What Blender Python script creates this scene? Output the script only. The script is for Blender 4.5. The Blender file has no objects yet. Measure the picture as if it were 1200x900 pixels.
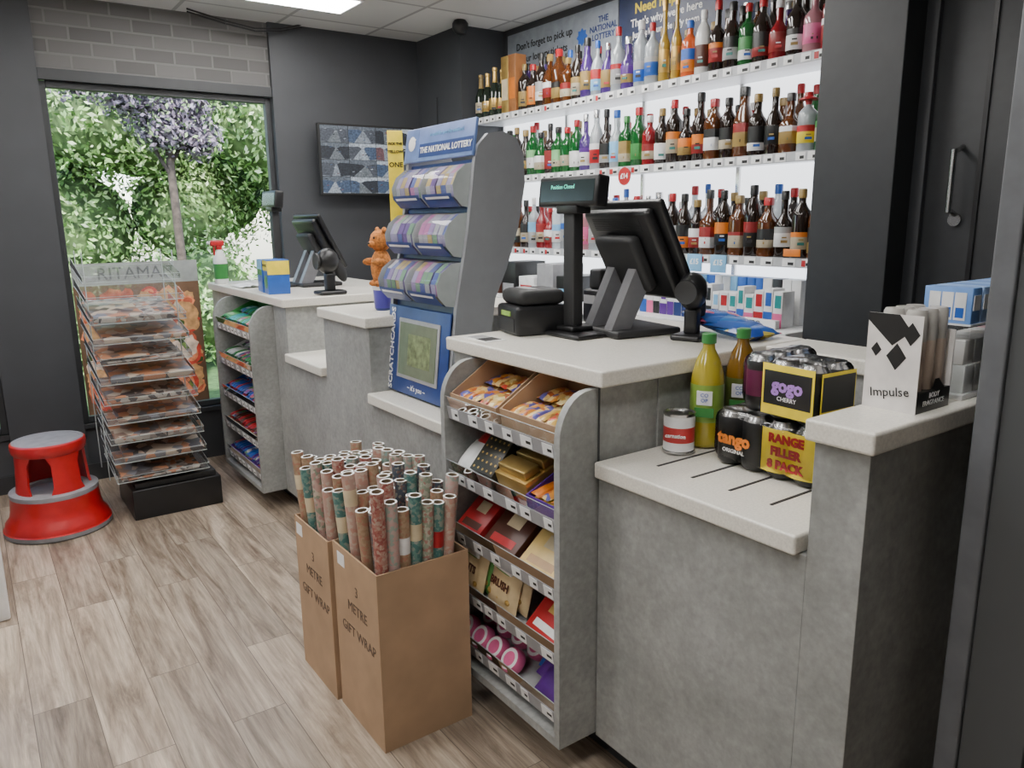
import bpy, bmesh, math, random
from mathutils import Matrix, Vector
random.seed(7)
R=random.Random(11)
scene=bpy.context.scene
coll=scene.collection

# ------------------------------------------------------------------ materials
MATS={}
def mat(name,col=(.5,.5,.5),rough=.5,metal=0,emi=0,trans=0,alpha=1,noise=.06,nscale=20,coat=0,emicol=None):
    if name in MATS: return MATS[name]
    m=bpy.data.materials.new(name); m.use_nodes=True
    nt=m.node_tree; b=nt.nodes['Principled BSDF']
    b.inputs['Roughness'].default_value=rough; b.inputs['Metallic'].default_value=metal
    b.inputs['Transmission Weight'].default_value=trans; b.inputs['Alpha'].default_value=alpha
    b.inputs['Coat Weight'].default_value=coat
    c=(col[0],col[1],col[2],1)
    if noise>0:
        tc=nt.nodes.new('ShaderNodeTexCoord'); n=nt.nodes.new('ShaderNodeTexNoise'); n.inputs['Scale'].default_value=nscale
        n.inputs['Detail'].default_value=3
        r=nt.nodes.new('ShaderNodeValToRGB')
        r.color_ramp.elements[0].position=.3; r.color_ramp.elements[1].position=.7
        r.color_ramp.elements[0].color=tuple(max(0,v*(1-noise*2)) for v in col)+(1,)
        r.color_ramp.elements[1].color=tuple(min(1,v*(1+noise*2)) for v in col)+(1,)
        nt.links.new(tc.outputs['Object'],n.inputs['Vector']); nt.links.new(n.outputs['Fac'],r.inputs['Fac'])
        nt.links.new(r.outputs['Color'],b.inputs['Base Color'])
    else: b.inputs['Base Color'].default_value=c
    if emi>0:
        ec=emicol or col
        b.inputs['Emission Color'].default_value=(ec[0],ec[1],ec[2],1); b.inputs['Emission Strength'].default_value=emi
    MATS[name]=m; return m
def clear_mat(name,tint=(1,1,1),refl=.12,rough=.03,milk=0):
    m=bpy.data.materials.new(name); m.use_nodes=True; nt=m.node_tree
    for n in list(nt.nodes): nt.nodes.remove(n)
    o=nt.nodes.new('ShaderNodeOutputMaterial'); t=nt.nodes.new('ShaderNodeBsdfTransparent'); g=nt.nodes.new('ShaderNodeBsdfGlossy')
    t.inputs['Color'].default_value=(*tint,1); g.inputs['Roughness'].default_value=rough
    lw=nt.nodes.new('ShaderNodeLayerWeight'); lw.inputs['Blend'].default_value=refl
    mx=nt.nodes.new('ShaderNodeMixShader')
    nt.links.new(lw.outputs['Fresnel'],mx.inputs[0]); nt.links.new(g.outputs[0],mx.inputs[2])
    if milk>0:
        d=nt.nodes.new('ShaderNodeBsdfDiffuse'); d.inputs['Color'].default_value=(.8,.82,.82,1); m2=nt.nodes.new('ShaderNodeMixShader'); m2.inputs[0].default_value=milk
        nt.links.new(t.outputs[0],m2.inputs[1]); nt.links.new(d.outputs[0],m2.inputs[2]); nt.links.new(m2.outputs[0],mx.inputs[1])
    else: nt.links.new(t.outputs[0],mx.inputs[1])
    nt.links.new(mx.outputs[0],o.inputs[0]); MATS[name]=m; return m

def ramp(nt,stops):
    r=nt.nodes.new('ShaderNodeValToRGB'); cr=r.color_ramp
    while len(cr.elements)<len(stops): cr.elements.new(.5)
    for e,(p,c) in zip(cr.elements,stops): e.position=p; e.color=(*c,1)
    return r
def concrete(name='grey_concrete_laminate',k=1.0):
    m=bpy.data.materials.new(name); m.use_nodes=True; nt=m.node_tree; b=nt.nodes['Principled BSDF']
    tc=nt.nodes.new('ShaderNodeTexCoord')
    n1=nt.nodes.new('ShaderNodeTexNoise'); n1.inputs['Scale'].default_value=4.5; n1.inputs['Detail'].default_value=11; n1.inputs['Roughness'].default_value=.74
    n2=nt.nodes.new('ShaderNodeTexNoise'); n2.inputs['Scale'].default_value=60; n2.inputs['Detail'].default_value=4
    nt.links.new(tc.outputs['Object'],n1.inputs['Vector']); nt.links.new(tc.outputs['Object'],n2.inputs['Vector'])
    r=ramp(nt,[(.32,(.215*k,.22*k,.212*k)),(.5,(.28*k,.285*k,.275*k)),(.68,(.36*k,.365*k,.35*k))])
    nt.links.new(n1.outputs['Fac'],r.inputs['Fac'])
    mx=nt.nodes.new('ShaderNodeMixRGB'); mx.blend_type='OVERLAY'; mx.inputs[0].default_value=.3
    nt.links.new(r.outputs[0],mx.inputs[1]); nt.links.new(n2.outputs['Fac'],mx.inputs[2]); nt.links.new(mx.outputs[0],b.inputs['Base Color'])
    b.inputs['Roughness'].default_value=.5
    return m
def floor_mat():
    m=bpy.data.materials.new('wood_plank_floor'); m.use_nodes=True; nt=m.node_tree; b=nt.nodes['Principled BSDF']
    tc=nt.nodes.new('ShaderNodeTexCoord'); mp=nt.nodes.new('ShaderNodeMapping'); mp.inputs['Rotation'].default_value=(0,0,math.radians(90))
    nt.links.new(tc.outputs['Object'],mp.inputs['Vector'])
    br=nt.nodes.new('ShaderNodeTexBrick'); br.offset=.37; br.inputs['Scale'].default_value=1
    br.inputs['Brick Width'].default_value=1.1; br.inputs['Row Height'].default_value=.165; br.inputs['Mortar Size'].default_value=.0014
    br.inputs['Color1'].default_value=(0,0,0,1); br.inputs['Color2'].default_value=(1,1,1,1); br.inputs['Mortar'].default_value=(.5,.5,.5,1)
    nt.links.new(mp.outputs[0],br.inputs['Vector'])
    def grain(sx,sy,det,dist):
        mp2=nt.nodes.new('ShaderNodeMapping'); mp2.inputs['Scale'].default_value=(sx,sy,1); nt.links.new(tc.outputs['Object'],mp2.inputs['Vector'])
        ad=nt.nodes.new('ShaderNodeVectorMath'); ad.operation='MULTIPLY_ADD'; ad.inputs[1].default_value=(7,9,3)
        nt.links.new(br.outputs['Color'],ad.inputs[0]); nt.links.new(mp2.outputs[0],ad.inputs[2])
        n=nt.nodes.new('ShaderNodeTexNoise'); n.inputs['Scale'].default_value=1.5; n.inputs['Detail'].default_value=det; n.inputs['Roughness'].default_value=.68; n.inputs['Distortion'].default_value=dist
        nt.links.new(ad.outputs[0],n.inputs['Vector']); return n
    n=grain(9,1.0,8,.9); n3=grain(60,2.5,6,.2)
    r=ramp(nt,[(.32,(.125,.092,.066)),(.43,(.245,.19,.143)),(.54,(.355,.285,.22)),(.70,(.46,.385,.305))])
    nt.links.new(n.outputs['Fac'],r.inputs['Fac'])
    ov=nt.nodes.new('ShaderNodeMixRGB'); ov.blend_type='OVERLAY'; ov.inputs[0].default_value=.85
    nt.links.new(r.outputs[0],ov.inputs[1]); nt.links.new(n3.outputs['Fac'],ov.inputs[2])
    hs=nt.nodes.new('ShaderNodeHueSaturation'); mr=nt.nodes.new('ShaderNodeMapRange'); mr.inputs['To Min'].default_value=.78; mr.inputs['To Max'].default_value=1.2
    nt.links.new(br.outputs['Color'],mr.inputs['Value']); nt.links.new(mr.outputs[0],hs.inputs['Value']); nt.links.new(ov.outputs[0],hs.inputs['Color'])
    mx=nt.nodes.new('ShaderNodeMixRGB'); mx.inputs[2].default_value=(.11,.085,.065,1)
    nt.links.new(br.outputs['Fac'],mx.inputs[0]); nt.links.new(hs.outputs[0],mx.inputs[1]); nt.links.new(mx.outputs[0],b.inputs['Base Color'])
    b.inputs['Roughness'].default_value=.36
    return m
def grid_mat(name,c1,cm,w,h,ms,off=0,vert=False,rough=.7,var=.1,bump=False):
    m=bpy.data.materials.new(name); m.use_nodes=True; nt=m.node_tree; b=nt.nodes['Principled BSDF']
    tc=nt.nodes.new('ShaderNodeTexCoord'); v=tc.outputs['Object']
    if vert:
        s=nt.nodes.new('ShaderNodeSeparateXYZ'); c=nt.nodes.new('ShaderNodeCombineXYZ')
        nt.links.new(v,s.inputs[0]); nt.links.new(s.outputs[0],c.inputs[0]); nt.links.new(s.outputs[2],c.inputs[1]); v=c.outputs[0]
    br=nt.nodes.new('ShaderNodeTexBrick'); br.offset=off; br.inputs['Scale'].default_value=1
    br.inputs['Brick Width'].default_value=w; br.inputs['Row Height'].default_value=h; br.inputs['Mortar Size'].default_value=ms
    br.inputs['Color1'].default_value=tuple(x*(1-var) for x in c1)+(1,); br.inputs['Color2'].default_value=tuple(min(1,x*(1+var)) for x in c1)+(1,)
    br.inputs['Mortar'].default_value=(*cm,1); nt.links.new(v,br.inputs['Vector']); nt.links.new(br.outputs['Color'],b.inputs['Base Color'])
    b.inputs['Roughness'].default_value=rough
    if bump:
        bp=nt.nodes.new('ShaderNodeBump'); bp.inputs['Distance'].default_value=.01; bp.invert=True
        nt.links.new(br.outputs['Fac'],bp.inputs['Height']); nt.links.new(bp.outputs[0],b.inputs['Normal'])
    return m
def leaf_mat(name,stops):
    m=bpy.data.materials.new(name); m.use_nodes=True; nt=m.node_tree; b=nt.nodes['Principled BSDF']
    g=nt.nodes.new('ShaderNodeNewGeometry'); r=ramp(nt,stops); nt.links.new(g.outputs['Random Per Island'],r.inputs['Fac'])
    nt.links.new(r.outputs[0],b.inputs['Base Color']); b.inputs['Roughness'].default_value=.6
    return m
def multi_mat(name,cols,scale=14,rough=.4):
    m=bpy.data.materials.new(name); m.use_nodes=True; nt=m.node_tree; b=nt.nodes['Principled BSDF']
    tc=nt.nodes.new('ShaderNodeTexCoord'); v=nt.nodes.new('ShaderNodeTexVoronoi'); v.inputs['Scale'].default_value=scale
    nt.links.new(tc.outputs['Object'],v.inputs['Vector'])
    s=nt.nodes.new('ShaderNodeSeparateColor'); nt.links.new(v.outputs['Color'],s.inputs[0])
    r=ramp(nt,[(i/len(cols),c) for i,c in enumerate(cols)]); r.color_ramp.interpolation='CONSTANT'
    nt.links.new(s.outputs[0],r.inputs['Fac']); nt.links.new(r.outputs[0],b.inputs['Base Color']); b.inputs['Roughness'].default_value=rough
    MATS[name]=m; return m

# ------------------------------------------------------------------ mesh builder
class MB:
    def __init__(s): s.v=[];s.f=[];s.m=[];s.mats=[]
    def mi(s,m):
        if m not in s.mats: s.mats.append(m)
        return s.mats.index(m)
    def add(s,vs,fs,m,M=None):
        o=len(s.v)
        if M is not None: vs=[M@Vector(p) for p in vs]
        s.v+= [tuple(p) for p in vs]
        if isinstance(m,list):
            ids=[s.mi(x) for x in m]
        else: ids=[s.mi(m)]*len(fs)
        for f,i in zip(fs,ids): s.f.append(tuple(o+k for k in f)); s.m.append(i)
    def box(s,a,b,m,bev=0,M=None):
        x0,y0,z0=[min(p,q) for p,q in zip(a,b)]; x1,y1,z1=[max(p,q) for p,q in zip(a,b)]
        if bev<=0:
            vs=[(x0,y0,z0),(x1,y0,z0),(x1,y1,z0),(x0,y1,z0),(x0,y0,z1),(x1,y0,z1),(x1,y1,z1),(x0,y1,z1)]
            fs=[(3,2,1,0),(4,5,6,7),(0,1,5,4),(1,2,6,5),(2,3,7,6),(3,0,4,7)]
            s.add(vs,fs,m,M); return
        bm=bmesh.new(); bmesh.ops.create_cube(bm,size=1)
        for v in bm.verts: v.co=Vector(((x0+x1)/2+v.co.x*(x1-x0),(y0+y1)/2+v.co.y*(y1-y0),(z0+z1)/2+v.co.z*(z1-z0)))
        bmesh.ops.bevel(bm,geom=list(bm.edges),offset=min(bev,.49*min(x1-x0,y1-y0,z1-z0)),segments=3,profile=.5,affect='EDGES',clamp_overlap=True)
        bm.verts.index_update()
        s.add([v.co.copy() for v in bm.verts],[[v.index for v in f.verts] for f in bm.faces],m,M); bm.free()
    def lathe(s,prof,c,m,seg=20,M=None,sq=0,rot=0,cap=True):
        vs=[];fs=[];ms=[]
        for p in prof:
            for k in range(seg):
                a=2*math.pi*k/seg+rot; r=p[0]
                if sq: r=r*min(1/max(abs(math.cos(a)),abs(math.sin(a))),1.25)**sq
                vs.append((c[0]+r*math.cos(a),c[1]+r*math.sin(a),c[2]+p[1]))
        for i in range(len(prof)-1):
            mm=prof[i+1][2] if len(prof[i+1])>2 else m
            for k in range(seg):
                k2=(k+1)%seg
                fs.append((i*seg+k,i*seg+k2,(i+1)*seg+k2,(i+1)*seg+k)); ms.append(mm)
        if cap:
            fs.append(tuple(range(seg-1,-1,-1))); ms.append(prof[0][2] if len(prof[0])>2 else m)
            n=(len(prof)-1)*seg; fs.append(tuple(n+k for k in range(seg))); ms.append(prof[-1][2] if len(prof[-1])>2 else m)
        s.add(vs,fs,ms,M)
    def cyl(s,p0,p1,r,m,seg=14,r2=None,M=None):
        p0=Vector(p0);p1=Vector(p1);d=p1-p0
        Q=Matrix.Translation(p0)@d.to_track_quat('Z','Y').to_matrix().to_4x4()
        if M is not None: Q=M@Q
        s.lathe([(r,0),(r2 if r2 is not None else r,d.length)],(0,0,0),m,seg,Q)
    def ell(s,c,rad,m,M=None,u=16,v=10):
        vs=[];fs=[]
        for j in range(v+1):
            t=math.pi*j/v
            for i in range(u):
                a=2*math.pi*i/u
                vs.append((c[0]+rad[0]*math.sin(t)*math.cos(a),c[1]+rad[1]*math.sin(t)*math.sin(a),c[2]-rad[2]*math.cos(t)))
        for j in range(v):
            for i in range(u):
                i2=(i+1)%u; fs.append((j*u+i,j*u+i2,(j+1)*u+i2,(j+1)*u+i))
        s.add(vs,fs,m,M)
    def prism(s,poly,y0,y1,m,M=None):
        n=len(poly); vs=[(p[0],y0,p[1]) for p in poly]+[(p[0],y1,p[1]) for p in poly]
        fs=[tuple(range(n)),tuple(range(2*n-1,n-1,-1))]+[(i,(i+1)%n+0,(i+1)%n+n,i+n)[::-1] for i in range(n)]
        s.add(vs,fs,m,M)
    def sheet(s,poly,y0,y1,m,M=None):
        n=len(poly); vs=[(p[0],y0,p[1]) for p in poly]+[(p[0],y1,p[1]) for p in poly]
        s.add(vs,[(i,i+1,i+1+n,i+n) for i in range(n-1)],m,M)
    def quad(s,a,b,c,d,m,M=None): s.add([a,b,c,d],[(0,1,2,3)],m,M)
    def pillow(s,w,h,t,m,M=None,n=8):
        vs=[];fs=[]
        for sd in (1,-1):
            for j in range(n+1):
                for i in range(n+1):
                    u=-1+2*i/n; v=-1+2*j/n
                    k=(1-abs(u)**3)*(1-abs(v)**4)
                    vs.append((u*w/2*(1-.05*(1-abs(v))),v*h/2,sd*(t/2*k**.6+.0008)))
        N=(n+1)**2
        for sd in (0,1):
            for j in range(n):
                for i in range(n):
                    a=sd*N+j*(n+1)+i; q=(a,a+1,a+n+2,a+n+1); fs.append(q if sd==0 else q[::-1])
        s.add(vs,fs,m,M)
    def text(s,txt,size,m,M,align='CENTER',ext=.0006,bold=0):
        cu=bpy.data.curves.new('t','FONT'); cu.body=txt; cu.size=size; cu.align_x=align; cu.align_y='CENTER'; cu.extrude=ext; cu.offset=bold; cu.resolution_u=2
        ob=bpy.data.objects.new('t',cu); coll.objects.link(ob)
        me=bpy.data.meshes.new_from_object(ob)
        s.add([v.co.copy() for v in me.vertices],[tuple(p.vertices) for p in me.polygons],m,M)
        bpy.data.objects.remove(ob); bpy.data.curves.remove(cu); bpy.data.meshes.remove(me)
    def make(s,name,smooth=True,ang=40):
        me=bpy.data.meshes.new(name); me.from_pydata(s.v,[],s.f)
        for m in s.mats: me.materials.append(m)
        me.polygons.foreach_set('material_index',s.m)
        if smooth:
            me.polygons.foreach_set('use_smooth',[True]*len(me.polygons)); me.set_sharp_from_angle(angle=math.radians(ang))
        me.update(); o=bpy.data.objects.new(name,me); coll.objects.link(o); return o
def frame(o,x,y):
    x=Vector(x).normalized(); y=Vector(y).normalized(); n=x.cross(y)
    M=Matrix.Identity(4)
    for i in range(3): M[i][0]=x[i];M[i][1]=y[i];M[i][2]=n[i];M[i][3]=o[i]
    return M
FX=lambda o:frame(o,(0,-1,0),(0,0,1))   # faces -X
FY=lambda o:frame(o,(1,0,0),(0,0,1))    # faces -Y
T=Matrix.Translation
def RZ(a): return Matrix.Rotation(math.radians(a),4,'Z')
def RY(a): return Matrix.Rotation(math.radians(a),4,'Y')
def RX(a): return Matrix.Rotation(math.radians(a),4,'X')

# palette
conc=concrete(); stone=mat('cream_stone_top',(.70,.67,.60),.3,noise=.05,nscale=180)
dark=mat('charcoal_paint',(.046,.049,.055),.5,noise=.04,nscale=4); dark2=mat('charcoal_trim',(.026,.028,.031),.45,noise=.04)
jamb=mat('grey_door_jamb',(.105,.11,.12),.45); part=mat('grey_partition_panel',(.065,.069,.073),.5,noise=.03,nscale=3)
blk=mat('black_plastic',(.012,.012,.013),.35,noise=.05); blkm=mat('black_matte',(.02,.02,.021),.6,noise=.05)
gry=mat('grey_plastic',(.3,.3,.31),.45); lgry=mat('light_grey_laminate',(.36,.37,.37),.45,noise=.05); white=mat('white_plastic',(.78,.78,.78),.4,noise=.02)
steel=mat('brushed_steel',(.55,.55,.55),.25,1,noise=.04); red=mat('red_paint',(.46,.010,.013),.35,coat=.25,noise=.04)
card=mat('brown_cardboard',(.40,.26,.155),.8,noise=.06,nscale=8); acry=clear_mat('clear_acrylic',(.96,.975,.975),.12,milk=.05)
edge=mat('acrylic_edge',(.42,.46,.46),.2,noise=.03)
glass=clear_mat('window_glass',(.97,.985,.98),.08)
pricew=mat('price_ticket_white',(.8,.8,.8),.5,noise=.02)
paper=mat('white_paper',(.75,.75,.73),.7); ink=mat('black_ink',(.01,.01,.01),.6,noise=0)
gold=mat('gold_foil',(.55,.36,.11),.32,.7); navy=mat('navy_print',(.012,.03,.14),.35); purple=mat('purple_wrap',(.09,.02,.22),.3); yellow=mat('yellow_print',(.8,.62,.03),.5)
txtw=mat('white_print',(.85,.85,.85),.5,noise=0)
def pm(n,c,r=.35,**k): return mat('print_'+n,c,r,**k)
cR=pm('red',(.42,.015,.02)); cO=pm('orange',(.65,.18,.02)); cG=pm('green',(.04,.22,.05)); cB=pm('blue',(.02,.1,.42)); cLB=pm('light_blue',(.2,.45,.7))
cP=pm('pink',(.65,.12,.28)); cBr=pm('brown',(.08,.025,.015)); cC=pm('cream',(.62,.52,.34)); cK=pm('black',(.015,.015,.015)); cY=yellow; cT=pm('teal',(.02,.25,.25)); cW=pm('white',(.72,.72,.72)); cTan=pm('tan',(.42,.25,.11))

WY=5.05; CH=2.70; BX=3.12
# ------------------------------------------------------------------ room shell
b=MB(); b.box((-2.6,-2.2,-.1),(BX+.1,WY+.12,0),floor_mat()); b.make('floor',False)
b=MB(); b.box((-2.6,-2.2,CH),(BX+.1,WY+.12,CH+.1),grid_mat('ceiling_tiles',(.62,.62,.61),(.35,.35,.35),.6,.6,.012,0)); b.make('ceiling',False)
brick=grid_mat('grey_painted_brick',(.105,.102,.10),(.15,.147,.143),.215,.075,.006,.5,True,.75,.2,True)
W0,W1,WZ0,WZ1=.47,1.74,.34,2.26
b=MB()
b.box((-2.6,WY,0),(-1.4,WY+.12,CH),dark); b.box((.10,WY-.03,0),(W0,WY+.12,CH),dark)
b.box((W1,WY-.03,0),(BX+.1,WY+.12,CH),dark)
b.box((-1.4,WY,0),(.10,WY+.12,WZ0),dark); b.box((W0,WY,0),(W1,WY+.12,WZ0),dark)
b.box((-1.4,WY,WZ1+.06),(.10,WY+.12,CH),brick); b.box((W0,WY,WZ1+.06),(W1,WY+.12,CH),brick)
b.make('wall_far',False)
b=MB(); b.box((2.78,4.45,0),(BX,WY-.03,CH),dark); b.make('wall_pilaster',False)
lit=mat('backlit_white_panel',(.8,.82,.85),.5,emi=2.2,emicol=(.93,.96,1),noise=.01)
b=MB(); b.box((BX,-2.2,0),(BX+.1,WY,CH),dark); b.make('wall_right',False)
b=MB(); b.box((BX-.02,1.825,1.045),(BX-.001,4.445,2.28),lit); b.make('wall_backlit',False)
b=MB(); b.box((-2.7,-2.2,0),(-2.6,WY,CH),mat('shop_wall_light',(.5,.5,.5),.8)); b.make('wall_left',False)
b=MB(); b.box((-2.6,-2.3,0),(BX+.1,-2.2,CH),mat('shop_wall_light',(.5,.5,.5),.8)); b.make('wall_near',False)
b=MB(); b.box((2.72,1.50,0),(BX,1.82,CH),dark2,.004); b.make('wall_column',False)
b=MB(); b.box((1.46,-2.2,0),(1.56,.565,CH),part); b.make('wall_partition',False)
b=MB(); b.box((1.435,.565,0),(1.585,.605,CH),jamb,.004); b.box((1.445,.46,0),(1.46,.565,CH),part,.002); b.make('trim_1',False)
b=MB(); b.box((-1.4,WY-.015,0),(.1,WY,.1),dark2); b.box((.10,WY-.045,0),(1.05,WY-.03,.1),dark2); b.make('baseboard_far',False)
# staff door
b=MB(); b.box((2.86,.62,0),(2.91,1.47,2.35),dark2,.003)
b.box((2.84,1.455,0),(2.93,1.50,2.42),dark,.003); b.box((2.84,.56,0),(2.93,.62,2.42),dark,.003); b.box((2.84,.56,2.36),(2.93,1.5,2.42),dark,.003)
b.box((2.853,1.27,.3),(2.86,1.285,2.2),blk); b.box((2.853,.75,.3),(2.86,.765,2.2),blk)
hy=1.34
b.cyl((2.86,hy,1.72),(2.80,hy,1.70),.009,steel); b.cyl((2.86,hy,1.49),(2.80,hy,1.51),.009,steel); b.cyl((2.80,hy,1.50),(2.80,hy,1.71),.010,steel)
b.lathe([(.022,0),(.022,.012)],(0,0,0),steel,16,frame((2.848,hy,1.475),(0,1,0),(0,0,1)))
b.make('door_1')
b=MB(); b.box((2.93,.0,0),(BX,.56,CH),dark2); b.box((2.93,.56,2.42),(BX,1.5,CH),dark2); b.make('wall_door_surround',False)
# windows
def window(name,x0,x1,z0,z1):
    b=MB(); t=.035; y0,y1=WY+.02,WY+.07
    b.box((x0,y0,z0),(x0+t,y1,z1),dark2,.003); b.box((x1-t,y0,z0),(x1,y1,z1),dark2,.003)
    b.box((x0+t,y0,z0),(x1-t,y1,z0+t),dark2,.003); b.box((x0+t,y0,z1-t),(x1-t,y1,z1+.06),dark2,.003)
    b.box((x0,WY-.02,z0-.03),(x1,WY+.02,z0),dark2,.003)
    b.box((x0,WY-.02,z1),(x1,WY+.02,z1+.06),dark2,.003)
    b.quad((x0+t,WY+.045,z0+t),(x1-t,WY+.045,z0+t),(x1-t,WY+.045,z1-t),(x0+t,WY+.045,z1-t),glass)
    b.make(name,False)
window('window_1',W0,W1,WZ0,WZ1); window('window_2',-1.4,.10,WZ0,WZ1)
def poster(name,x0,x1,seed,bg):
    r=random.Random(seed); b=MB(); y=WY+.03
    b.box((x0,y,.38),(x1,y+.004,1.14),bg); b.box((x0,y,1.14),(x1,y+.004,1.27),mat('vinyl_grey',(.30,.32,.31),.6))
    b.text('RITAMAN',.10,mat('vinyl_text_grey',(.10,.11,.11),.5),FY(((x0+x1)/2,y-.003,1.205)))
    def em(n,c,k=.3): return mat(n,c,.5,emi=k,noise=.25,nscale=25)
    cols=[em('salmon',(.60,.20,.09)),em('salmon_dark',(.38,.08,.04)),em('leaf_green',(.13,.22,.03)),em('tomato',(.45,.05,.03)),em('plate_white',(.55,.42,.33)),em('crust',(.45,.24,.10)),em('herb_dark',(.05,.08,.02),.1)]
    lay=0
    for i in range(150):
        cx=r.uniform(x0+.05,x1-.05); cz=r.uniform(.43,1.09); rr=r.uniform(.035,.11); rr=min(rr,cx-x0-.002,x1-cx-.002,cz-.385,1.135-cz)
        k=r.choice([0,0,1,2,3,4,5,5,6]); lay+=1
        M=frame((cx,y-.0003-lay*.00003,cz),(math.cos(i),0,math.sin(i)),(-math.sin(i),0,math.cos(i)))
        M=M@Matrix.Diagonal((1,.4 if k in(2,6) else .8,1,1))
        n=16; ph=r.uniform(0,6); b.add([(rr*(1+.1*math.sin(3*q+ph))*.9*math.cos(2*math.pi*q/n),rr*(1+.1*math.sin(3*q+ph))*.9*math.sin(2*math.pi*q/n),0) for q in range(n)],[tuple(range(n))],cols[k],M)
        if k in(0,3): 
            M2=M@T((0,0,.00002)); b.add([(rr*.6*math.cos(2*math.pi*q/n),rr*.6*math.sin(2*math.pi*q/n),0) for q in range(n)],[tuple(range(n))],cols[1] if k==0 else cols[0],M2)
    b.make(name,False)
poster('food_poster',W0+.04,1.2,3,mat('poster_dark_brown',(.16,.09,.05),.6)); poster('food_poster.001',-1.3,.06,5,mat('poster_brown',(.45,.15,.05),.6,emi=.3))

# exterior
b=MB(); b.box((-8,WY+.13,-.3),(12,22,-.12),mat('grass',(.06,.12,.03),.9,noise=.2)); b.make('ground_outside',False)
import numpy as np
rs=np.random.RandomState(4)
def foliage(name,blobs,n,size,stops,core):
    vs=[];fs=[]
    w=np.array([bb[3]*bb[3] for bb in blobs]); w=w/w.sum()
    idx=rs.choice(len(blobs),n,p=w)
    for i in range(n):
        cx,cy,cz,r=blobs[idx[i]]
        d=rs.normal(size=3); d/=np.linalg.norm(d)
        if d[1]>.3: d[1]=-d[1]
        p=np.array([cx,cy,cz])+d*r*rs.uniform(.8,1.18)
        if p[2]<-.1: continue
        a=rs.normal(size=3); a/=np.linalg.norm(a); nn=d+rs.normal(size=3)*.6; c=np.cross(nn,a); c/=np.linalg.norm(c); a=np.cross(c,nn); a/=np.linalg.norm(a)
        s=size*rs.uniform(.6,1.4); o=len(vs)
        vs+= [tuple(p-a*s),tuple(p+c*s*.45),tuple(p+a*s),tuple(p-c*s*.45)]; fs.append((o,o+1,o+2,o+3))
    lm=leaf_mat(name+'_leaf',stops); b=MB(); b.add(vs,fs,lm)
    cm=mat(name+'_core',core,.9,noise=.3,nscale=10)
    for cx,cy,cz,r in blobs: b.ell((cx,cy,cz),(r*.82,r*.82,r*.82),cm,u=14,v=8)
    b.make(name,False)
bl=[]
for i in range(75):
    bl.append((rs.uniform(-3,7),rs.uniform(8.9,10.5),rs.uniform(0,4.0),rs.uniform(.4,.85)))
foliage('hedge',bl,85000,.036,[(0,(.10,.20,.05)),(.4,(.20,.36,.09)),(.8,(.38,.52,.2)),(1,(.7,.78,.5))],(.08,.13,.04))
bl=[(rs.uniform(1.0,2.35),rs.uniform(7.45,7.75),rs.uniform(2.45,3.2),rs.uniform(.16,.33)) for i in range(16)]+[(1.6,7.6,2.35,.25),(1.9,7.6,2.25,.2)]
foliage('copper_beech_tree',bl,15000,.026,[(0,(.10,.075,.095)),(.45,(.24,.18,.23)),(.75,(.36,.30,.35)),(.85,(.22,.32,.12)),(1,(.3,.42,.18))],(.07,.055,.065))
b=MB(); tr=mat('tree_trunk',(.08,.06,.045),.9,noise=.2)
b.cyl((1.7,7.62,-.13),(1.65,7.62,2.6),.05,tr,10,.03); b.cyl((1.66,7.62,1.9),(1.25,7.6,2.7),.018,tr,8); b.cyl((1.66,7.62,2.0),(2.15,7.6,2.8),.018,tr,8); b.make('tree_trunk')

# ------------------------------------------------------------------ ceiling fittings
pan=mat('light_panel_glow',(1,1,1),.5,emi=24,emicol=(1,.98,.95),noise=0)
for i,(x,y) in enumerate([(1.42,4.38),(.1,3.5),(1.75,2.6),(.3,2.1),(-1.3,3.0),(-1.3,.9),(.5,.6),(2.2,3.3)]):
    b=MB(); b.box((x-.6,y-.16,CH-.018),(x+.6,y+.16,CH),white); b.box((x-.58,y-.14,CH-.022),(x+.58,y+.14,CH-.018),pan); b.make('ceiling_light' if i==0 else 'ceiling_light.%03d'%i,False)
b=MB(); b.lathe([(.035,0),(.05,-.02),(.05,-.05),(.035,-.075),(.015,-.085)],(2.72,4.35,CH),blk,20); b.make('security_camera')
b=MB()
pts=[(1.25,4.95,2.68),(1.45,4.9,2.63),(1.62,4.9,2.61),(1.80,4.95,2.64),(1.95,5.0,2.69)]
for k in range(2):
    for p,q in zip(pts[:-1],pts[1:]): b.cyl((p[0],p[1],p[2]+k*.015),(q[0],q[1],q[2]+k*.015),.005,blk,8)
b.make('ceiling_cable')

# ------------------------------------------------------------------ counter
b=MB()
def slab(x0,y0,x1,y1,top,th=.042): b.box((x0,y0,top-th),(x1,y1,top),stone,.006)
def body(x0,y0,x1,y1,top,z0=.10): b.box((x0,y0,z0),(x1,y1,top),conc,.0015)
HT=1.13
body(1.26,.69,2.05,.80,HT-.042); slab(1.24,.675,2.07,.812,HT)
body(1.26,.80,1.90,1.40,.853); slab(1.238,.8125,1.885,1.3955,.895); body(1.89,.80,2.05,1.40,HT-.042); slab(1.87,.8125,2.07,1.368,HT)
for yy in (1.27,1.16,1.05,.94):
    b.box((1.34,yy,.8951),(1.80,yy+.007,.8965),blkm)
body(1.47,1.40,2.05,2.10,HT-.042); body(1.26,1.985,1.47,2.10,HT-.042); slab(1.238,1.37,2.07,2.115,HT)
body(1.26,2.10,1.90,2.74,.79); slab(1.238,2.116,1.90,2.738,.832)
body(1.26,2.74,2.05,3.20,HT-.042); slab(1.238,2.725,2.07,3.215,HT)
body(1.26,3.20,1.90,3.68,.82); slab(1.238,3.216,1.90,3.679,.862)
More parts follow.
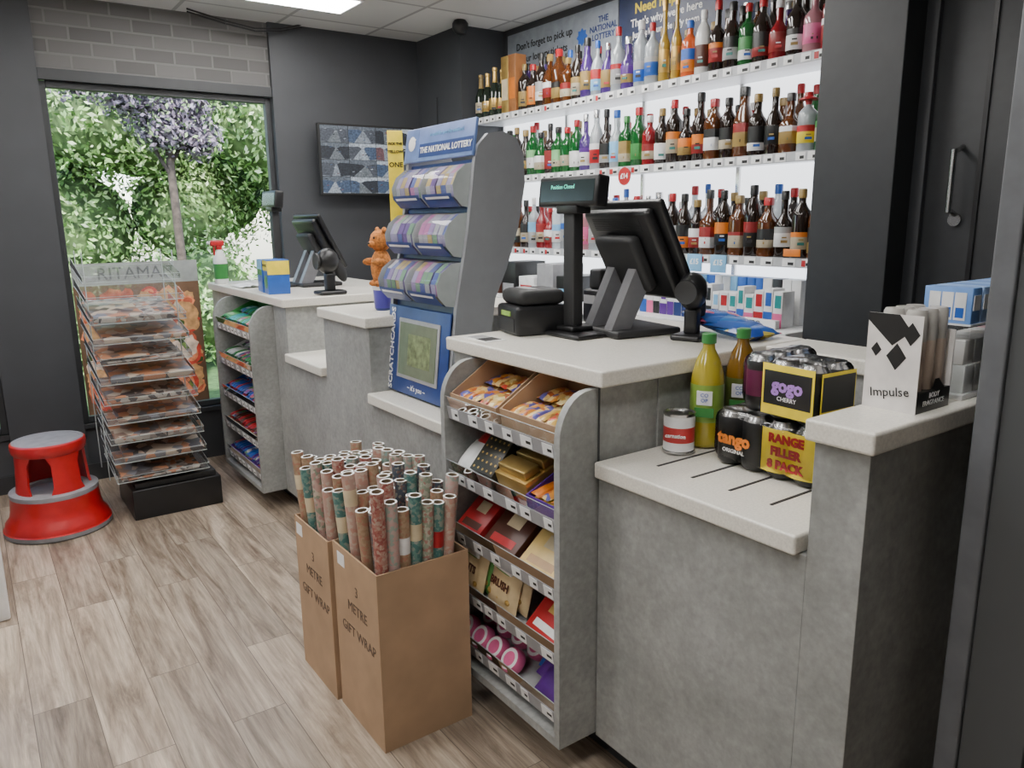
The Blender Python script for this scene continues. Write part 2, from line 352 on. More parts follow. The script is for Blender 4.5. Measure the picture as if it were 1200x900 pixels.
body(1.47,3.68,2.05,WY-.04,HT-.042); body(1.26,3.68,1.47,3.86,HT-.042); body(1.26,4.56,1.47,WY-.04,HT-.042); slab(1.238,3.655,2.07,WY-.035,HT)
b.box((1.33,.71,0),(2.0,WY-.05,.10),dark2)
b.box((1.255,1.398,.853),(1.26,1.40,HT-.042),dark2)
b.make('shop_counter',False)

SZ=[.935,.735,.545,.36,.185]
def unit(name,y0,y1):
    b=MB(); th=.022
    prof=[(1.468,.105),(1.135,.105),(1.135,.96)]
    for k in range(1,9):
        a=k/8*math.pi/2; prof.append((1.135+.10*(1-math.cos(a)),.96+.12*math.sin(a)))
    prof+=[(1.468,1.083)]
    b.prism(prof,y0,y0+th,conc); b.prism(prof,y1-th,y1,conc)
    b.box((1.44,y0+th,.105),(1.468,y1-th,1.083),conc)
    b.box((1.135,y0+th,.105),(1.44,y1-th,.13),conc)
    for z in SZ:
        M=T((1.15,0,z))@RY(-10)
        b.box((0,y0+th,-.006),(.285,y1-th,0),lgry,0,M)
        b.box((-.004,y0+th,-.028),(0,y1-th,.012),gry,0,M)
        b.quad((-.003,y0+th,.012),(-.003,y1-th,.012),(-.003,y1-th,.045),(-.003,y0+th,.045),acry,M)
        b.box((-.004,y0+th,.044),(-.002,y1-th,.0455),edge,0,M)
        y=y0+th+.02
        while y<y1-th-.05:
            w=R.uniform(.035,.05); b.box((-.0055,y,-.024),(-.004,y+w,.008),pricew,0,M); b.box((-.006,y+.004,-.012),(-.0055,y+w*.5,-.004),ink,0,M); y+=w+R.uniform(.015,.07)
    b.make(name)
unit('snack_shelf_unit',1.405,1.982); unit('snack_shelf_unit.001',3.865,4.555)
def SM(i,y0=1.43): return T((1.156,y0,SZ[i]+.002))@RY(-10)
def tray(name,i,ya,yb,cols,x1=.25,hf=.05,hb=.11,cm=card,ybase=1.43,n=16,fill=2):
    b=MB(); M=SM(i,ybase); t=.004
    b.box((.003,ya,0),(x1,yb,t),cm,0,M); b.box((.003,ya,t),(.003+t,yb,hf),cm,0,M); b.box((x1-t,ya,t),(x1,yb,hb),cm,0,M)
    for y in (ya,yb-t):
        vs=[(.007,y,t),(x1-t,y,t),(x1-t,y,hb),(.007,y,hf)]; vs+=[(p[0],y+t,p[2]) for p in vs]
        b.add(vs,[(0,1,2,3),(7,6,5,4),(0,4,5,1),(1,5,6,2),(2,6,7,3),(3,7,4,0)],cm,M)
    w=(yb-ya-2*t-.004); rows=max(2,int(w/.036)); L=(x1-.02)/2.2
    for r in range(rows):
        for c in range(2):
            for l in range(fill):
                y=ya+t+.002+w*(r+.5)/rows; x=.012+L*1.05*(c+.5); z=.016+l*.018+x*.06
                b.pillow(L*.98,w/rows*.95,.020,R.choice(cols),M@T((x,y,z))@RZ(R.uniform(-6,6))@RX(R.uniform(-12,12)),5)
    b.make(name)
bar=[multi_mat('bar_wrap_orange',[(.6,.25,.04),(.1,.1,.35),(.7,.5,.2),(.45,.12,.03)],55,.3),multi_mat('bar_wrap_gold',[(.55,.35,.08),(.5,.05,.03),(.7,.6,.3),(.3,.15,.05)],55,.3)]
tray('snack_bar_tray',0,.01,.255,[bar[1],bar[1],bar[0]],hf=.055,hb=.145); tray('snack_bar_tray.001',0,.275,.52,[bar[0],bar[0],bar[1]],hf=.05,hb=.145)
# shelf 2
b=MB(); M=SM(1)
for k in range(5): b.pillow(.12,.14,.045,[cW,cR,cW,paper,cC][k],M@T((.06+.045*k,.455,.040+.014*k))@RY(-30)@RZ(R.uniform(-12,12)))
b.make('sweet_bags')
b=MB(); bb=pm('black_gold_box',(.02,.017,.01))
Mb=M@T((.03,.30,.004))@RY(-38)
b.box((0,0,0),(.12,.115,.05),bb,.002,Mb)
for i in range(5):
    for j in range(5): b.cyl((.012+.024*i,.012+.022*j,.05),(.012+.024*i,.012+.022*j,.051),.004,gold,8,M=Mb)
b.make('chocolate_gift_box')
b=MB(); Mb=M@T((.02,.15,.002))@RY(-8)
b.box((0,0,0),(.21,.145,.06),gold,.002,Mb); 
for i in range(3): b.box((.012+.066*i,.01,.06),(.066+.066*i,.135,.085),mat('gold_foil2',(.42,.28,.09),.3,.6),.004,Mb)
b.make('gold_chocolate_box')
tray('snack_bar_tray.002',1,.01,.14,[cO,cY,purple,bar[0]],cm=pm('tray_purple',(.1,.03,.3)),hf=.04,hb=.10)
# shelf 3
def cbox(b,M,x,y,w,d,h,m,lab=None,tilt=-20,rz=0):
    Q=M@T((x,y,.004))@RZ(rz)@RY(tilt); b.box((0,0,0),(w,d,h),m,.0015,Q)
    if lab: b.box((w*.12,d*.15,h),(w*.30,d*.85,h+.0008),lab,0,Q); b.box((w*.55,d*.3,h),(w*.85,d*.7,h+.0008),cC if lab!=cW else gold,0,Q)
b=MB(); M=SM(2)
for k in range(3): cbox(b,M,.01+.05*k,.385,.13,.125,.022,cR,cBr,-30,2*k)
b.make('red_chocolate_boxes')
b=MB()
for k in range(3): cbox(b,M,.01+.05*k,.205,.14,.155,.022,[cBr,pm('dark_red',(.16,.01,.015)),cBr][k],cR,-30,-2*k)
b.make('dark_chocolate_boxes')
b=MB()
for k in range(3): cbox(b,M,.01+.05*k,.02,.13,.16,.022,pm('yellow_cream',(.72,.52,.2)),cTan,-30,k)
b.make('biscuit_boxes')
# shelf 4 : stand-up pouches leaning out over the lip
b=MB(); M=SM(3)
pk1=pm('pouch_kraft',(.55,.42,.24)); pgr=pm('pouch_green',(.09,.28,.06))
for k in range(4):
    Q=M@frame((.042+.028*(k//2)+.008*(k%2),.445-.16*(k%2)-.02*(k//2),.089),(-.06,-1,0),(.45,0,.89))
    b.pillow(.155,.175,.05,[pk1,pk1,pgr,pk1][k],Q)
    b.pillow(.14,.062,.053,[pgr,pgr,cC,pgr][k],Q@T((0,.040,0)))
    b.box((-.05,.028,.022),(.05,.050,.029),txtw,.002,Q)
    b.text('BRUSH' if k%2 else 'MINTS',.032,cBr,Q@T((0,-.012,.027)),bold=.001)
    for j in range(5): b.ell((-.05+.024*j,-.05+.008*(j%2),.018),(.012,.010,.006),cTan if j%2 else gold,Q,8,5)
b.make('chocolate_pouches')
b=MB()
for k in range(4): cbox(b,M,.01+.04*k,.01,.12,.15,.02,cR,cW,-34,R.uniform(-4,4))
b.make('card_game_boxes')
# shelf 5
b=MB(); M=SM(4)
for i in range(2):
    for j in range(4):
        c=(.05+.09*i,.48-.080*j-.01*i,0)
        b.lathe([(.030,0),(.038,.006),(.038,.028),(.032,.036),(.022,.037,cW),(.006,.037,cP)],c,cP,18,M@T(c)@RY(-38)@T((-c[0],-c[1],.024)))
b.make('pink_sweet_tubs')
b=MB()
for k in range(5): b.pillow(.11,.12,.045,[purple,purple,cB,purple,cW][k],M@T((.055+.035*k,.065+.03*(k%3),.034+.014*k))@RY(-30)@RZ(R.uniform(-14,14)))
b.make('purple_sweet_bags')
mx1=multi_mat('bar_wrap_mixed',[(.1,.25,.1),(.5,.5,.5),(.05,.1,.3),(.5,.1,.1),(.3,.1,.3)],40)
for i in range(5):
    pal=[[cG,cT,mx1],[cW,cG,mx1],[cR,cB,mx1],[cBr,cR,mx1],[purple,cB,mx1]][i]
    tray('snack_bar_tray.%03d'%(3+i),i,.03,.61,pal,x1=.24,cm=[cG,cW,cB,card,purple][i],ybase=3.89,hf=.03,hb=.09)

# ------------------------------------------------------------------ gift wrap bins
def giftbin(name,x0,y0,x1,y1,h,txt):
    b=MB(); t=.005
    b.box((x0,y0,0),(x1,y1,t),card)
    b.box((x0,y0,t),(x0+t,y1,h),card); b.box((x1-t,y0,t),(x1,y1,h-.0),card)
    b.box((x0+t,y0,t),(x1-t,y0+t,h),card); b.box((x0+t,y1-t,t),(x1-t,y1,h),card)
    for i,(s,zz) in enumerate(txt): b.text(s,.045,mat('marker_pen',(.13,.085,.06),.8),FX((x0-.001,(y0+y1)/2-.01,zz)),ext=.0003)
    b.box((x0-.001,y0+.22,h-.06),(x0,y0+.27,h-.02),pricew)
    b.make(name,False)
giftbin('gift_wrap_bin',.81,1.795,1.105,2.10,.55,[('3',.44),('METRE',.38),('GIFT WRAP',.30)])
giftbin('gift_wrap_bin.001',.80,2.115,1.105,2.40,.54,[('3',.44),('METRE',.38),('GIFT WRAP',.30)])
wr=[multi_mat('wrap_red_white',[(.36,.13,.1),(.42,.3,.24),(.30,.08,.07),(.38,.2,.16)],140),multi_mat('wrap_floral',[(.45,.30,.26),(.22,.26,.19),(.48,.40,.33),(.38,.22,.2)],100),
    multi_mat('wrap_kraft',[(.36,.24,.15),(.32,.21,.125),(.38,.18,.12),(.38,.26,.17)],120),multi_mat('wrap_pink',[(.50,.32,.29),(.48,.36,.32),(.30,.36,.31)],100),
    multi_mat('wrap_navy',[(.06,.08,.11),(.16,.09,.08),(.26,.25,.22),(.07,.08,.1),(.05,.07,.1)],140),multi_mat('wrap_mint',[(.22,.33,.29),(.40,.40,.35),(.30,.26,.22)],100),multi_mat('wrap_teal',[(.06,.17,.16),(.12,.24,.21),(.25,.28,.24)],110),multi_mat('wrap_coral',[(.46,.25,.2),(.44,.29,.24),(.48,.37,.3)],90),
    multi_mat('wrap_sage',[(.26,.30,.22),(.42,.40,.32),(.36,.18,.15)],130)]
def rolls(name,x0,y0,x1,y1,zt):
    b=MB(); nx=7; ny=7; mg=.033; zr=.5
    for i in range(nx):
        for j in range(ny):
            if R.random()<.05: continue
            x=x0+mg+(x1-x0-2*mg)*(i+.5*(j%2))/(nx-.5); y=y0+mg+(y1-y0-2*mg)*j/(ny-1)
            cxm,cym=(x0+x1)/2,(y0+y1)/2
            dx=(x-cxm)*.20+R.uniform(-.006,.006); dy=(y-cym)*.16+R.uniform(-.006,.006); zz=zt+R.uniform(-.05,.045); r=.0195
            m=R.choice(wr)
            k=(zz-zr)/.25; k0=(zr-.03)/.25*.6
            p1=Vector((x+dx*k,y+dy*k,zz)); p0=Vector((x-dx*k0,y-dy*k0,.03))
            d=(p1-p0); Q=T(p0)@d.to_track_quat('Z','Y').to_matrix().to_4x4(); L=d.length
            b.lathe([(r*.85,0),(r,.003),(r,L,m),(r*.72,L,paper),(r*.70,L-.05,pm('tube_inner',(.2,.15,.1)))],(0,0,0),m,12,Q)
            if R.random()<.35: b.lathe([(r*1.02,0),(r*1.02,.05)],(0,0,L-R.uniform(.09,.18)),R.choice([cW,paper,cC,cR,cC]),12,Q,cap=False)
    b.make(name)
rolls('gift_wrap_rolls',.816,1.801,1.099,2.094,.75); rolls('gift_wrap_rolls.001',.806,2.121,1.099,2.394,.73)

# ------------------------------------------------------------------ lottery display
b=MB(); nvb=mat('lottery_blue',(.02,.05,.20),.35); lb=mat('lottery_header_blue',(.14,.22,.48),.35)
side=[(1.34,.834),(1.36,1.0),(1.385,1.19),(1.44,1.45),(1.475,1.70),(1.49,1.745),(1.53,1.785),(1.59,1.795),(1.65,1.775),(1.68,1.72),(1.685,1.62),(1.655,1.47),(1.60,1.32),(1.55,1.22),(1.53,1.10),(1.53,.834)]
for y in (2.285,2.765): b.prism(side,y,y+.018,mat('lottery_side_grey',(.27,.28,.30),.4,noise=.02))
Y0,Y1=2.303,2.765
b.prism([(1.36,.834),(1.38,1.0),(1.405,1.19),(1.455,1.45),(1.49,1.70),(1.53,1.70),(1.50,.834)],Y0,Y1,nvb)
M=frame((1.352,(Y0+Y1)/2,1.005),(0,-1,0),(.11,0,.99))
b.box((-.235,-.165,-.006),(.235,.17,0),nvb,.004,M); b.box((-.135,-.105,0),(.175,.125,.006),gry,.003,M)
b.box((-.12,-.09,.006),(.16,.11,.008),mat('screen_green',(.13,.17,.12),.2,emi=.1),0,M); b.box((-.05,-.05,.008),(.12,.07,.0085),mat('screen_green2',(.17,.22,.11),.3,noise=.3,nscale=40),0,M)
b.text('SCRATCHCARDS',.042,txtw,M@T((-.19,.0,.002))@RZ(90),bold=.0008)
b.text('~ it\'s you ~',.03,txtw,M@T((.02,-.135,.002)))
ck=[pm('card_lavender',(.28,.20,.42)),pm('card_silver',(.36,.36,.42)),pm('card_purple',(.12,.05,.26)),pm('card_blue',(.05,.08,.32)),pm('card_pink',(.40,.12,.30)),pm('card_gold',(.45,.33,.12)),pm('card_lavender2',(.30,.26,.44)),pm('card_green',(.15,.30,.18))]
for r,z0 in enumerate((1.19,1.36,1.53)):
    x=1.385+.038*r
    pr=[(x+.045,0),(x-.03,.012),(x-.06,.045),(x-.065,.085),(x-.045,.125),(x-.005,.155),(x+.05,.163)]
    pr=[(p,z0+q) for p,q in pr]
    for ya,yb in ((Y0+.004,(Y0+Y1)/2-.004),((Y0+Y1)/2+.004,Y1-.004)):
        n=6
        for k in range(n):
            a=ya+.006+(yb-ya-.012)*k/n; c=ya+.006+(yb-ya-.012)*(k+1)/n-.004
            dd=R.uniform(0,.006)
            inn=[(p+.012+dd,q) for p,q in pr]
            for s_ in range(1,len(inn)-1):
                p1,p2=inn[s_],inn[s_+1]
                b.quad((p1[0],c,p1[1]),(p1[0],a,p1[1]),(p2[0],a,p2[1]),(p2[0],c,p2[1]),R.choice(ck))
            b.prism([(p+.004,q) for p,q in inn[1:]]+[(x+.07,z0+.163),(x+.07,z0+.012)],a+.0003,c-.0003,ck[2])
        b.sheet(pr,ya,yb,acry); b.prism(pr+[(x+.06,z0+.163),(x+.06,z0)],ya,ya+.0015,edge); b.prism(pr+[(x+.06,z0+.163),(x+.06,z0)],yb-.0015,yb,edge)
        b.sheet([(x-.032,z0+.010),(x-.0635,z0+.044),(x-.066,z0+.056)],ya+.01,yb-.01,nvb)
        b.sheet([(x-.060,z0+.038),(x-.0655,z0+.046)],ya+.03,yb-.03,txtw)
M=frame((1.475,(Y0+Y1)/2,1.775),(0,-1,0),(.17,0,.98))
b.box((-.248,-.065,-.012),(.248,.062,0),lb,.003,M); b.box((-.13,-.05,0),(.245,.0,.0015),nvb,0,M)
b.text('THE NATIONAL LOTTERY',.031,txtw,M@T((.06,-.025,.003)),bold=.0006); b.text('it could be you this weekend',.02,cLB,M@T((.06,.03,.002)))
for k in range(4):
    a=k*math.pi/2+.3; b.ell((-.19+.02*math.cos(a),.005+.02*math.sin(a),.003),(.014,.006,.002),txtw,M@T((-.19,.005,0))@Matrix.Rotation(a,4,'Z')@T((.19,-.005,0)),8,4)
b.box((-.235,-.055,0),(-.145,.055,.001),lb,0,M); b.ell((-.19,.005,.003),(.028,.028,.002),txtw,M,12,4)
b.make('lottery_scratchcard_stand')
b=MB(); M=frame((1.455,2.83,1.66),(.93,-.36,0),(0,0,1))
b.box((-.030,-.18,-.004),(.030,.18,0),yellow,.002,M)
for s,z,q in (('PICK THE',.13,.013),('YELLOW',.10,.015),('ONE',.05,.026)): b.text(s,q,ink,M@T((0,z,.001)),bold=.0006)
b.text('500,000',.013,cR,M@T((0,-.07,.001))); b.cyl((0,-.53,-.004),(0,-.18,-.004),.004,steel,8,M=M); b.lathe([(.04,0),(.04,.006)],(1.455,2.83,HT),blk,18)
b.make('yellow_lottery_sign')
b=MB(); fur=mat('orange_fur',(.45,.16,.035),.9,noise=.25,nscale=90); cx,cy=1.42,2.93
b.lathe([(.030,0),(.036,.01),(.040,.085,mat('pot_blue',(.04,.03,.3),.35)),(.043,.09,cW),(.043,.1,cW)],(cx,cy,HT),navy,20)
z=HT+.1
b.ell((cx,cy,z+.075),(.044,.044,.080),fur); b.ell((cx,cy,z+.185),(.044,.044,.046),fur)
b.ell((cx-.040,cy-.008,z+.172),(.018,.02,.015),fur); b.ell((cx-.057,cy-.01,z+.176),(.006,.007,.005),ink,u=8,v=6)
for s in(-1,1):
    b.ell((cx+.004,cy+s*.032,z+.227),(.009,.014,.014),fur,u=10,v=6); b.ell((cx-.038,cy+s*.016-.004,z+.198),(.004,.004,.005),ink,u=8,v=6)
    b.ell((cx-.030,cy+s*.042,z+.10),(.035,.015,.016),fur,u=10,v=6); b.ell((cx-.018,cy+s*.022,z+.012),(.032,.019,.015),fur,u=10,v=6)
b.make('bear_charity_figure')

# ------------------------------------------------------------------ tills
disp=mat('vfd_display',(.02,.03,.03),.2)
def pole_display(name,x,y,h,txt=None,w=.245):
    b=MB(); b.box((x-.085,y-.125,HT),(x+.085,y+.125,HT+.014),blk,.006); b.box((x-.045,y-.05,HT+.014),(x+.045,y+.05,HT+.03),blk,.006)
    b.box((x-.02,y-.026,HT+.03),(x+.02,y+.026,HT+h),blkm,.004)
    b.box((x-.03,y-.05,HT+h-.02),(x+.03,y+.05,HT+h+.01),blk,.005)
    M=frame((x-.028,y,HT+h+.050),(0,-1,0),(.12,0,.99))
    b.box((-w/2,-.046,-.05),(w/2,.046,0),blk,.008,M); b.box((-w/2+.014,-.032,0),(w/2-.014,.032,.001),disp,0,M)
    if txt: b.text(txt,.018,mat('vfd_glow',(.1,.6,.45),.5,emi=1.5,noise=0),M@T((-.02,.012,.0015)),ext=.0002)
    b.make(name)
pole_display('customer_display',1.587,1.897,.40,'Position Closed',.285); pole_display('customer_display.001',1.49,4.42,.44,None,.23)
def till(name,x,y,rz=0,k=1.0):
    b=MB(); Q=T((x,y,HT))@RZ(rz)@Matrix.Scale(k,4)
    b.box((-.11,-.12,0),(.13,.12,.022),blkm,.008,Q)
    for s in(-1,1):
        pr=[(-.10,.02),(-.03,.02),(.045,.17),(.06,.25),(.02,.27),(-.02,.19)]
        b.prism(pr,s*.055-.02,s*.055+.02,mat('till_arm_grey',(.16,.16,.17),.35),Q)
    S=Q@T((.045,0,.25))@RY(-27)
    b.box((0,-.195,-.165),(.022,.195,.165),blk,.008,S)
    b.box((-.035,-.165,-.14),(.0,.165,.15),blk,.015,S)
    b.box((-.075,-.10,-.10),(-.035,.10,.08),blkm,.015,S)
    for q in range(7): b.box((-.0365,-.12,.09+.006*q),(-.034,.12,.092+.006*q),blkm,0,S)
    b.box((.022,-.175,-.145),(.0235,.175,.15),mat('till_screen',(.03,.04,.06),.15),0,S)
    b.make(name)
till('till_terminal',1.74,1.82,-8,1.04); till('till_terminal.001',1.66,4.33,0)
def scanner(name,x,y,s=1,rz=0):
    b=MB(); Q=T((x,y,HT))@RZ(rz)@Matrix.Scale(s,4)
    b.box((-.06,-.045,0),(.06,.045,.018),blk,.009,Q); b.box((-.02,-.02,.015),(.02,.02,.09),blk,.008,Q)
    b.ell((-.005,0,.14),(.05,.042,.055),blk,Q); b.lathe([(.036,0),(.033,.008),(.026,.006)],(0,0,0),blkm,20,Q@T((-.05,0,.14))@RY(-90))
    b.ell((.045,0,.105),(.025,.02,.06),blkm,Q@T((.045,0,.105))@RY(-25)@T((-.045,0,-.105)))
    b.make(name)
scanner('barcode_scanner',1.80,1.585,1.05,20); scanner('barcode_scanner.001',1.52,3.74,1.2,0)
b=MB(); x,y=1.50,2.02
M=T((x,y,HT))@RZ(-12)@Matrix.Scale(1.12,4)
b.box((-.07,-.075,0),(.10,.075,.085),blk,.012,M); b.box((-.06,-.07,.085),(.09,.07,.13),blkm,.02,M); b.box((-.072,-.055,.01),(-.07,.055,.05),blkm,.001,M)
b.box((-.0735,-.03,.055),(-.07,.03,.068),pm('lime',(.3,.5,.1)),0,M); b.box((-.02,-.045,.128),(.01,.045,.1315),gry,0,M)
b.make('receipt_printer')
b=MB(); b.box((1.80,2.02,HT),(1.98,2.10,HT+.12),blk,.01); b.box((1.82,2.03,HT+.12),(1.96,2.09,HT+.19),blkm,.01); b.box((1.798,2.03,HT+.07),(1.80,2.09,HT+.10),gry); b.make('lottery_terminal')
b=MB(); b.box((1.27,1.93,HT),(1.35,2.07,HT+.002),paper,0); b.box((1.28,1.945,HT+.002),(1.34,2.0,HT+.003),ink); b.box((1.285,2.01,HT+.002),(1.34,2.055,HT+.003),gry); b.make('counter_notice')
b=MB(); cpm=multi_mat('crisp_packet_print',[(.03,.12,.45),(.03,.12,.45),(.05,.2,.55),(.5,.1,.2),(.6,.5,.1),(.02,.06,.3)],22,.25)
for k in range(4): b.pillow(.15,.17,.04,[cpm,cB,cpm,cpm][k],T((1.94,1.50+.04*k,HT+.024+.010*k))@RZ(20*k)@RX(5)); 
b.make('crisp_packets')
b=MB(); M=T((1.34,4.08,HT))@RZ(-8)
b.box((-.055,-.02,0),(.055,.125,.17),cB,.002,M); b.box((-.056,-.018,.09),(-.055,.122,.12),cG,0,M); b.box((-.056,-.018,.12),(-.055,.122,.168),cLB,0,M)
b.box((-.05,-.15,0),(.06,-.024,.175),cB,.002,M); b.box((-.052,-.145,.12),(-.05,-.03,.17),cY,0,M); b.ell((-.05,-.09,.06),(.003,.045,.035),cG,M); b.box((-.05,-.152,.10),(.06,-.15,.17),cY,0,M)
b.text('VALUE PACK',.018,ink,M@FX((-.0522,-.087,.145)))
b.make('household_product_box')
b=MB(); x,y=1.285,4.86
b.lathe([(.036,0),(.040,.01),(.040,.03),(.040,.12,cG),(.038,.15),(.022,.19),(.014,.205),(.014,.22)],(x,y,HT),mat('spray_bottle_body',(.7,.72,.7),.3),20,sq=.4)
b.box((x-.05,y-.014,HT+.225),(x+.03,y+.014,HT+.26),cR,.008); b.lathe([(.018,.205),(.018,.228)],(x,y,HT),cR,16); b.cyl((x-.05,y,HT+.245),(x-.068,y,HT+.245),.009,cW,12); b.box((x-.034,y-.006,HT+.17),(x-.024,y+.006,HT+.228),cR,.003)
b.make('cleaning_spray_bottle')
b=MB(); vs=[];fs=[]
for j in range(12):
    for i in range(12): vs.append((1.27+.16*i/11,4.40+.22*j/11,HT+.004+.014*abs(math.sin(i*1.1+j*.6))*math.sin(math.pi*i/11)+.002))
for j in range(11):
    for i in range(11): a=j*12+i; fs.append((a,a+1,a+13,a+12))
b.add(vs,fs,paper); b.make('cleaning_cloth')

# ------------------------------------------------------------------ ledge goods
LZ=.8985
b=MB(); canr=pm('can_red',(.5,.04,.04)); x,y=1.47,1.325
b.lathe([(.040,0,steel),(.042,.003,steel),(.042,.006,steel),(.0405,.008,steel),(.0405,.03,cW),(.0405,.07,canr),(.0405,.098,cW),(.0405,.1,steel),(.042,.103,steel),(.042,.106,steel),(.039,.106,steel),(.038,.102,steel),(.01,.102,steel)],(x,y,LZ),cW,28)
b.text('carnation',.014,txtw,frame((x-.0375,y-.022,LZ+.05),(.5,-.85,0),(0,0,1)),ext=.003); b.make('evaporated_milk_can')
def oil(name,x,y,c,lab):
    b=MB(); m=mat(name.split('.')[0]+'_liquid'+lab.name,c,.12,trans=.1,coat=.5,noise=0)
    b.lathe([(.036,0),(.043,.008),(.043,.06),(.044,.07),(.044,.17,lab),(.043,.18),(.040,.20),(.030,.235),(.016,.262),(.015,.275),(.019,.276,cG),(.019,.30,cG),(.016,.302,cG)],(x,y,LZ),m,24)
    Q=frame((x-.038,y-.024,LZ+.12),(.5,-.85,0),(0,0,1)); b.box((-.02,-.002,-.004),(.02,.035,.001),cW,0,Q); b.text('CO\nOP',.014,cB,Q@T((0,.017,.002))); b.box((-.025,-.035,-.006),(.025,-.01,.0),cG,0,Q)
    b.make(name)
oil('cooking_oil_bottle',1.57,1.322,(.42,.34,.03),pm('label_green',(.20,.32,.05))); oil('cooking_oil_bottle.001',1.71,1.322,(.20,.10,.01),pm('label_olive',(.08,.10,.02)))
film=clear_mat('shrink_film',(.95,.95,.95),.2,rough=.12)
def canpack(name,x,y,z,rz,nx,ny,acc,kind):
    b=MB(); r=.0365; h=.136; Q=T((x,y,z))@RZ(rz)
    for i in range(nx):
        for j in range(ny):
            c=((i+.5)*2*r,(j+.5)*2*r,0)
            b.lathe([(.026,0,steel),(r-.002,.008,cK),(r-.0005,.02,cK),(r-.0005,.035,cK),(r-.0005,.098,acc if kind=='p' else cK),(r-.0005,.12,cK),(.028,.130,steel),(.027,h,steel),(.025,h,steel),(.024,h-.004,steel),(.005,h-.004,steel)],c,cK,18,Q)
    X,Y=nx*2*r,ny*2*r
    b.box((-.0035,-.0035,.006),(X+.0035,Y+.0035,h+.003),film,.03,Q)
    M=Q@FX((-.0015,Y/2-(0 if ny<3 else .068),.068))
    if kind=='y':
        # label printed on film, following the two near cans
        for k in range(17):
            y0=-.064+.008*k-.004; 
            def dep(u): 
                t=((u+.0)/(2*r))%1.0
                return .010*(abs(((u+.005)%(2*r))/(2*r)-.5)*2)**2
            b.add([(y0,-.052,-dep(y0)),(y0+.008,-.052,-dep(y0+.008)),(y0+.008,.052,-dep(y0+.008)),(y0,.052,-dep(y0))],[(0,1,2,3)],cY if (k//1) else cY,M)
        for k,s in enumerate(('RANGE','FILLER','8 PACK')): b.text(s,.028,cR,M@T((0,.031-.031*k,.001)),bold=.0015)
        M2=Q@FX((-.0045,Y/2+.075,.07)); b.text('tango',.042,cO,M2,bold=.002); b.text('ORIGINAL',.014,txtw,M2@T((0,-.03,0)))
    if kind=='g':
        M=Q@FX((-.0042,Y/2,.068))
        b.box((-.07,-.058,-.001),(.07,.060,0),cY,.03,M); b.box((-.064,-.034,0),(.064,.045,.0008),cK,.0003,M)
        b.text('gogo',.042,pm('lilac',(.4,.2,.6)),M@T((0,.012,.001)),bold=.0018); b.text('CHERRY',.014,txtw,M@T((0,-.018,.001)))
        M3=Q@FY((X/2,-.0042,.068)); b.box((-X/2+.012,-.052,-.001),(X/2-.012,.052,0),cY,.001,M3); b.box((-X/2+.016,-.034,0),(X/2-.016,.044,.0008),cK,0,M3)
    b.make(name)
canpack('drinks_can_pack',1.475,.93,LZ,0,2,4,cO,'y')
canpack('drinks_can_pack.001',1.48,.945,LZ+.141,-3,2,2,purple,'g')
canpack('drinks_can_pack.002',1.51,1.10,LZ+.141,0,3,1,pm('dark_pink',(.2,.02,.09)),'p')
canpack('drinks_can_pack.003',1.635,.96,LZ,0,2,4,purple,'p')

# body-fragrance box
b=MB(); x0,x1,y0,y1=1.42,1.545,.70,.805
pk=pm('pale_card',(.70,.67,.65)); 
b.box((x0,y0,HT),(x1,y1,HT+.04),cK,.001)
b.box((x0-.002,y0-.0,HT+.0),(x0,y1,HT+.185),pk); b.box((x0,y1-.003,HT+.04),(x1,y1,HT+.17),pk); b.box((x1-.003,y0,HT+.04),(x1,y1-.003,HT+.15),pk)
b.add([(x0-.0025,y1,HT+.185),(x0-.0025,y1-.06,HT+.185),(x0-.0025,y1-.085,HT+.155),(x0-.0025,y1-.05,HT+.125),(x0-.0025,y1,HT+.17)],[(0,1,2,3,4)],cK)
for cy_,cz_,s_ in ((.045,.105,.026),(.085,.115,.014),(.020,.150,.022)):
    n=[(0,-s_),(s_*.75,0),(0,s_),(-s_*.75,0)]
    b.add([(x0-.0027,min(y1,max(y0,y0+cy_+p)),min(HT+.185,HT+cz_+q)) for p,q in n],[(0,1,2,3)],cK)
b.text('Impulse',.025,ink,FX((x0-.003,(y0+y1)/2,HT+.035))@RZ(8),ext=.0003)
b.text('BODY\nFRAGRANCE',.014,txtw,FY(((x0+x1)/2,y0-.001,HT+.024)),ext=.0003)
b.quad((x0+.05,y0-.001,HT+.04),(x0+.10,y0-.001,HT+.04),(x0+.075,y0-.001,HT+.062),(x0+.06,y0-.001,HT+.062),cK)
tan=mat('spray_can_beige',(.50,.40,.32),.35); tan2=mat('spray_cap_grey',(.42,.40,.37),.3)
for i in range(3):
    for j in range(2):
        c=(x0+.024+.038*i,y0+.026+.044*j,HT+.04); b.lathe([(.0185,0),(.019,.004),(.019,.095),(.0188,.097,tan2),(.0188,.148,tan2),(.016,.154,tan2)],c,tan,18)
b.make('body_spray_display')
b=MB(); b.box((1.60,.70,HT),(1.95,.80,HT+.012),white,.002)
for k in range(7): b.box((1.61+.045*k,.705,HT+.012),(1.65+.045*k,.795,HT+.07),[cW,pk,pm('soft_pink',(.6,.35,.4)),cW,pm('pale_blue',(.35,.5,.8)),cW,pk][k],.002); b.box((1.61+.045*k,.71,HT+.07),(1.65+.045*k,.79,HT+.12),[pk,cW,cW,pk,cW,pm('soft_pink',(.6,.35,.4)),cW][k],.002)
b.quad((1.60,.698,HT+.012),(1.95,.698,HT+.012),(1.95,.698,HT+.15),(1.60,.698,HT+.15),acry); b.quad((1.598,.70,HT+.012),(1.598,.80,HT+.012),(1.598,.80,HT+.15),(1.598,.70,HT+.15),acry)
b.box((1.60,.70,HT+.15),(1.95,.80,HT+.153),white)
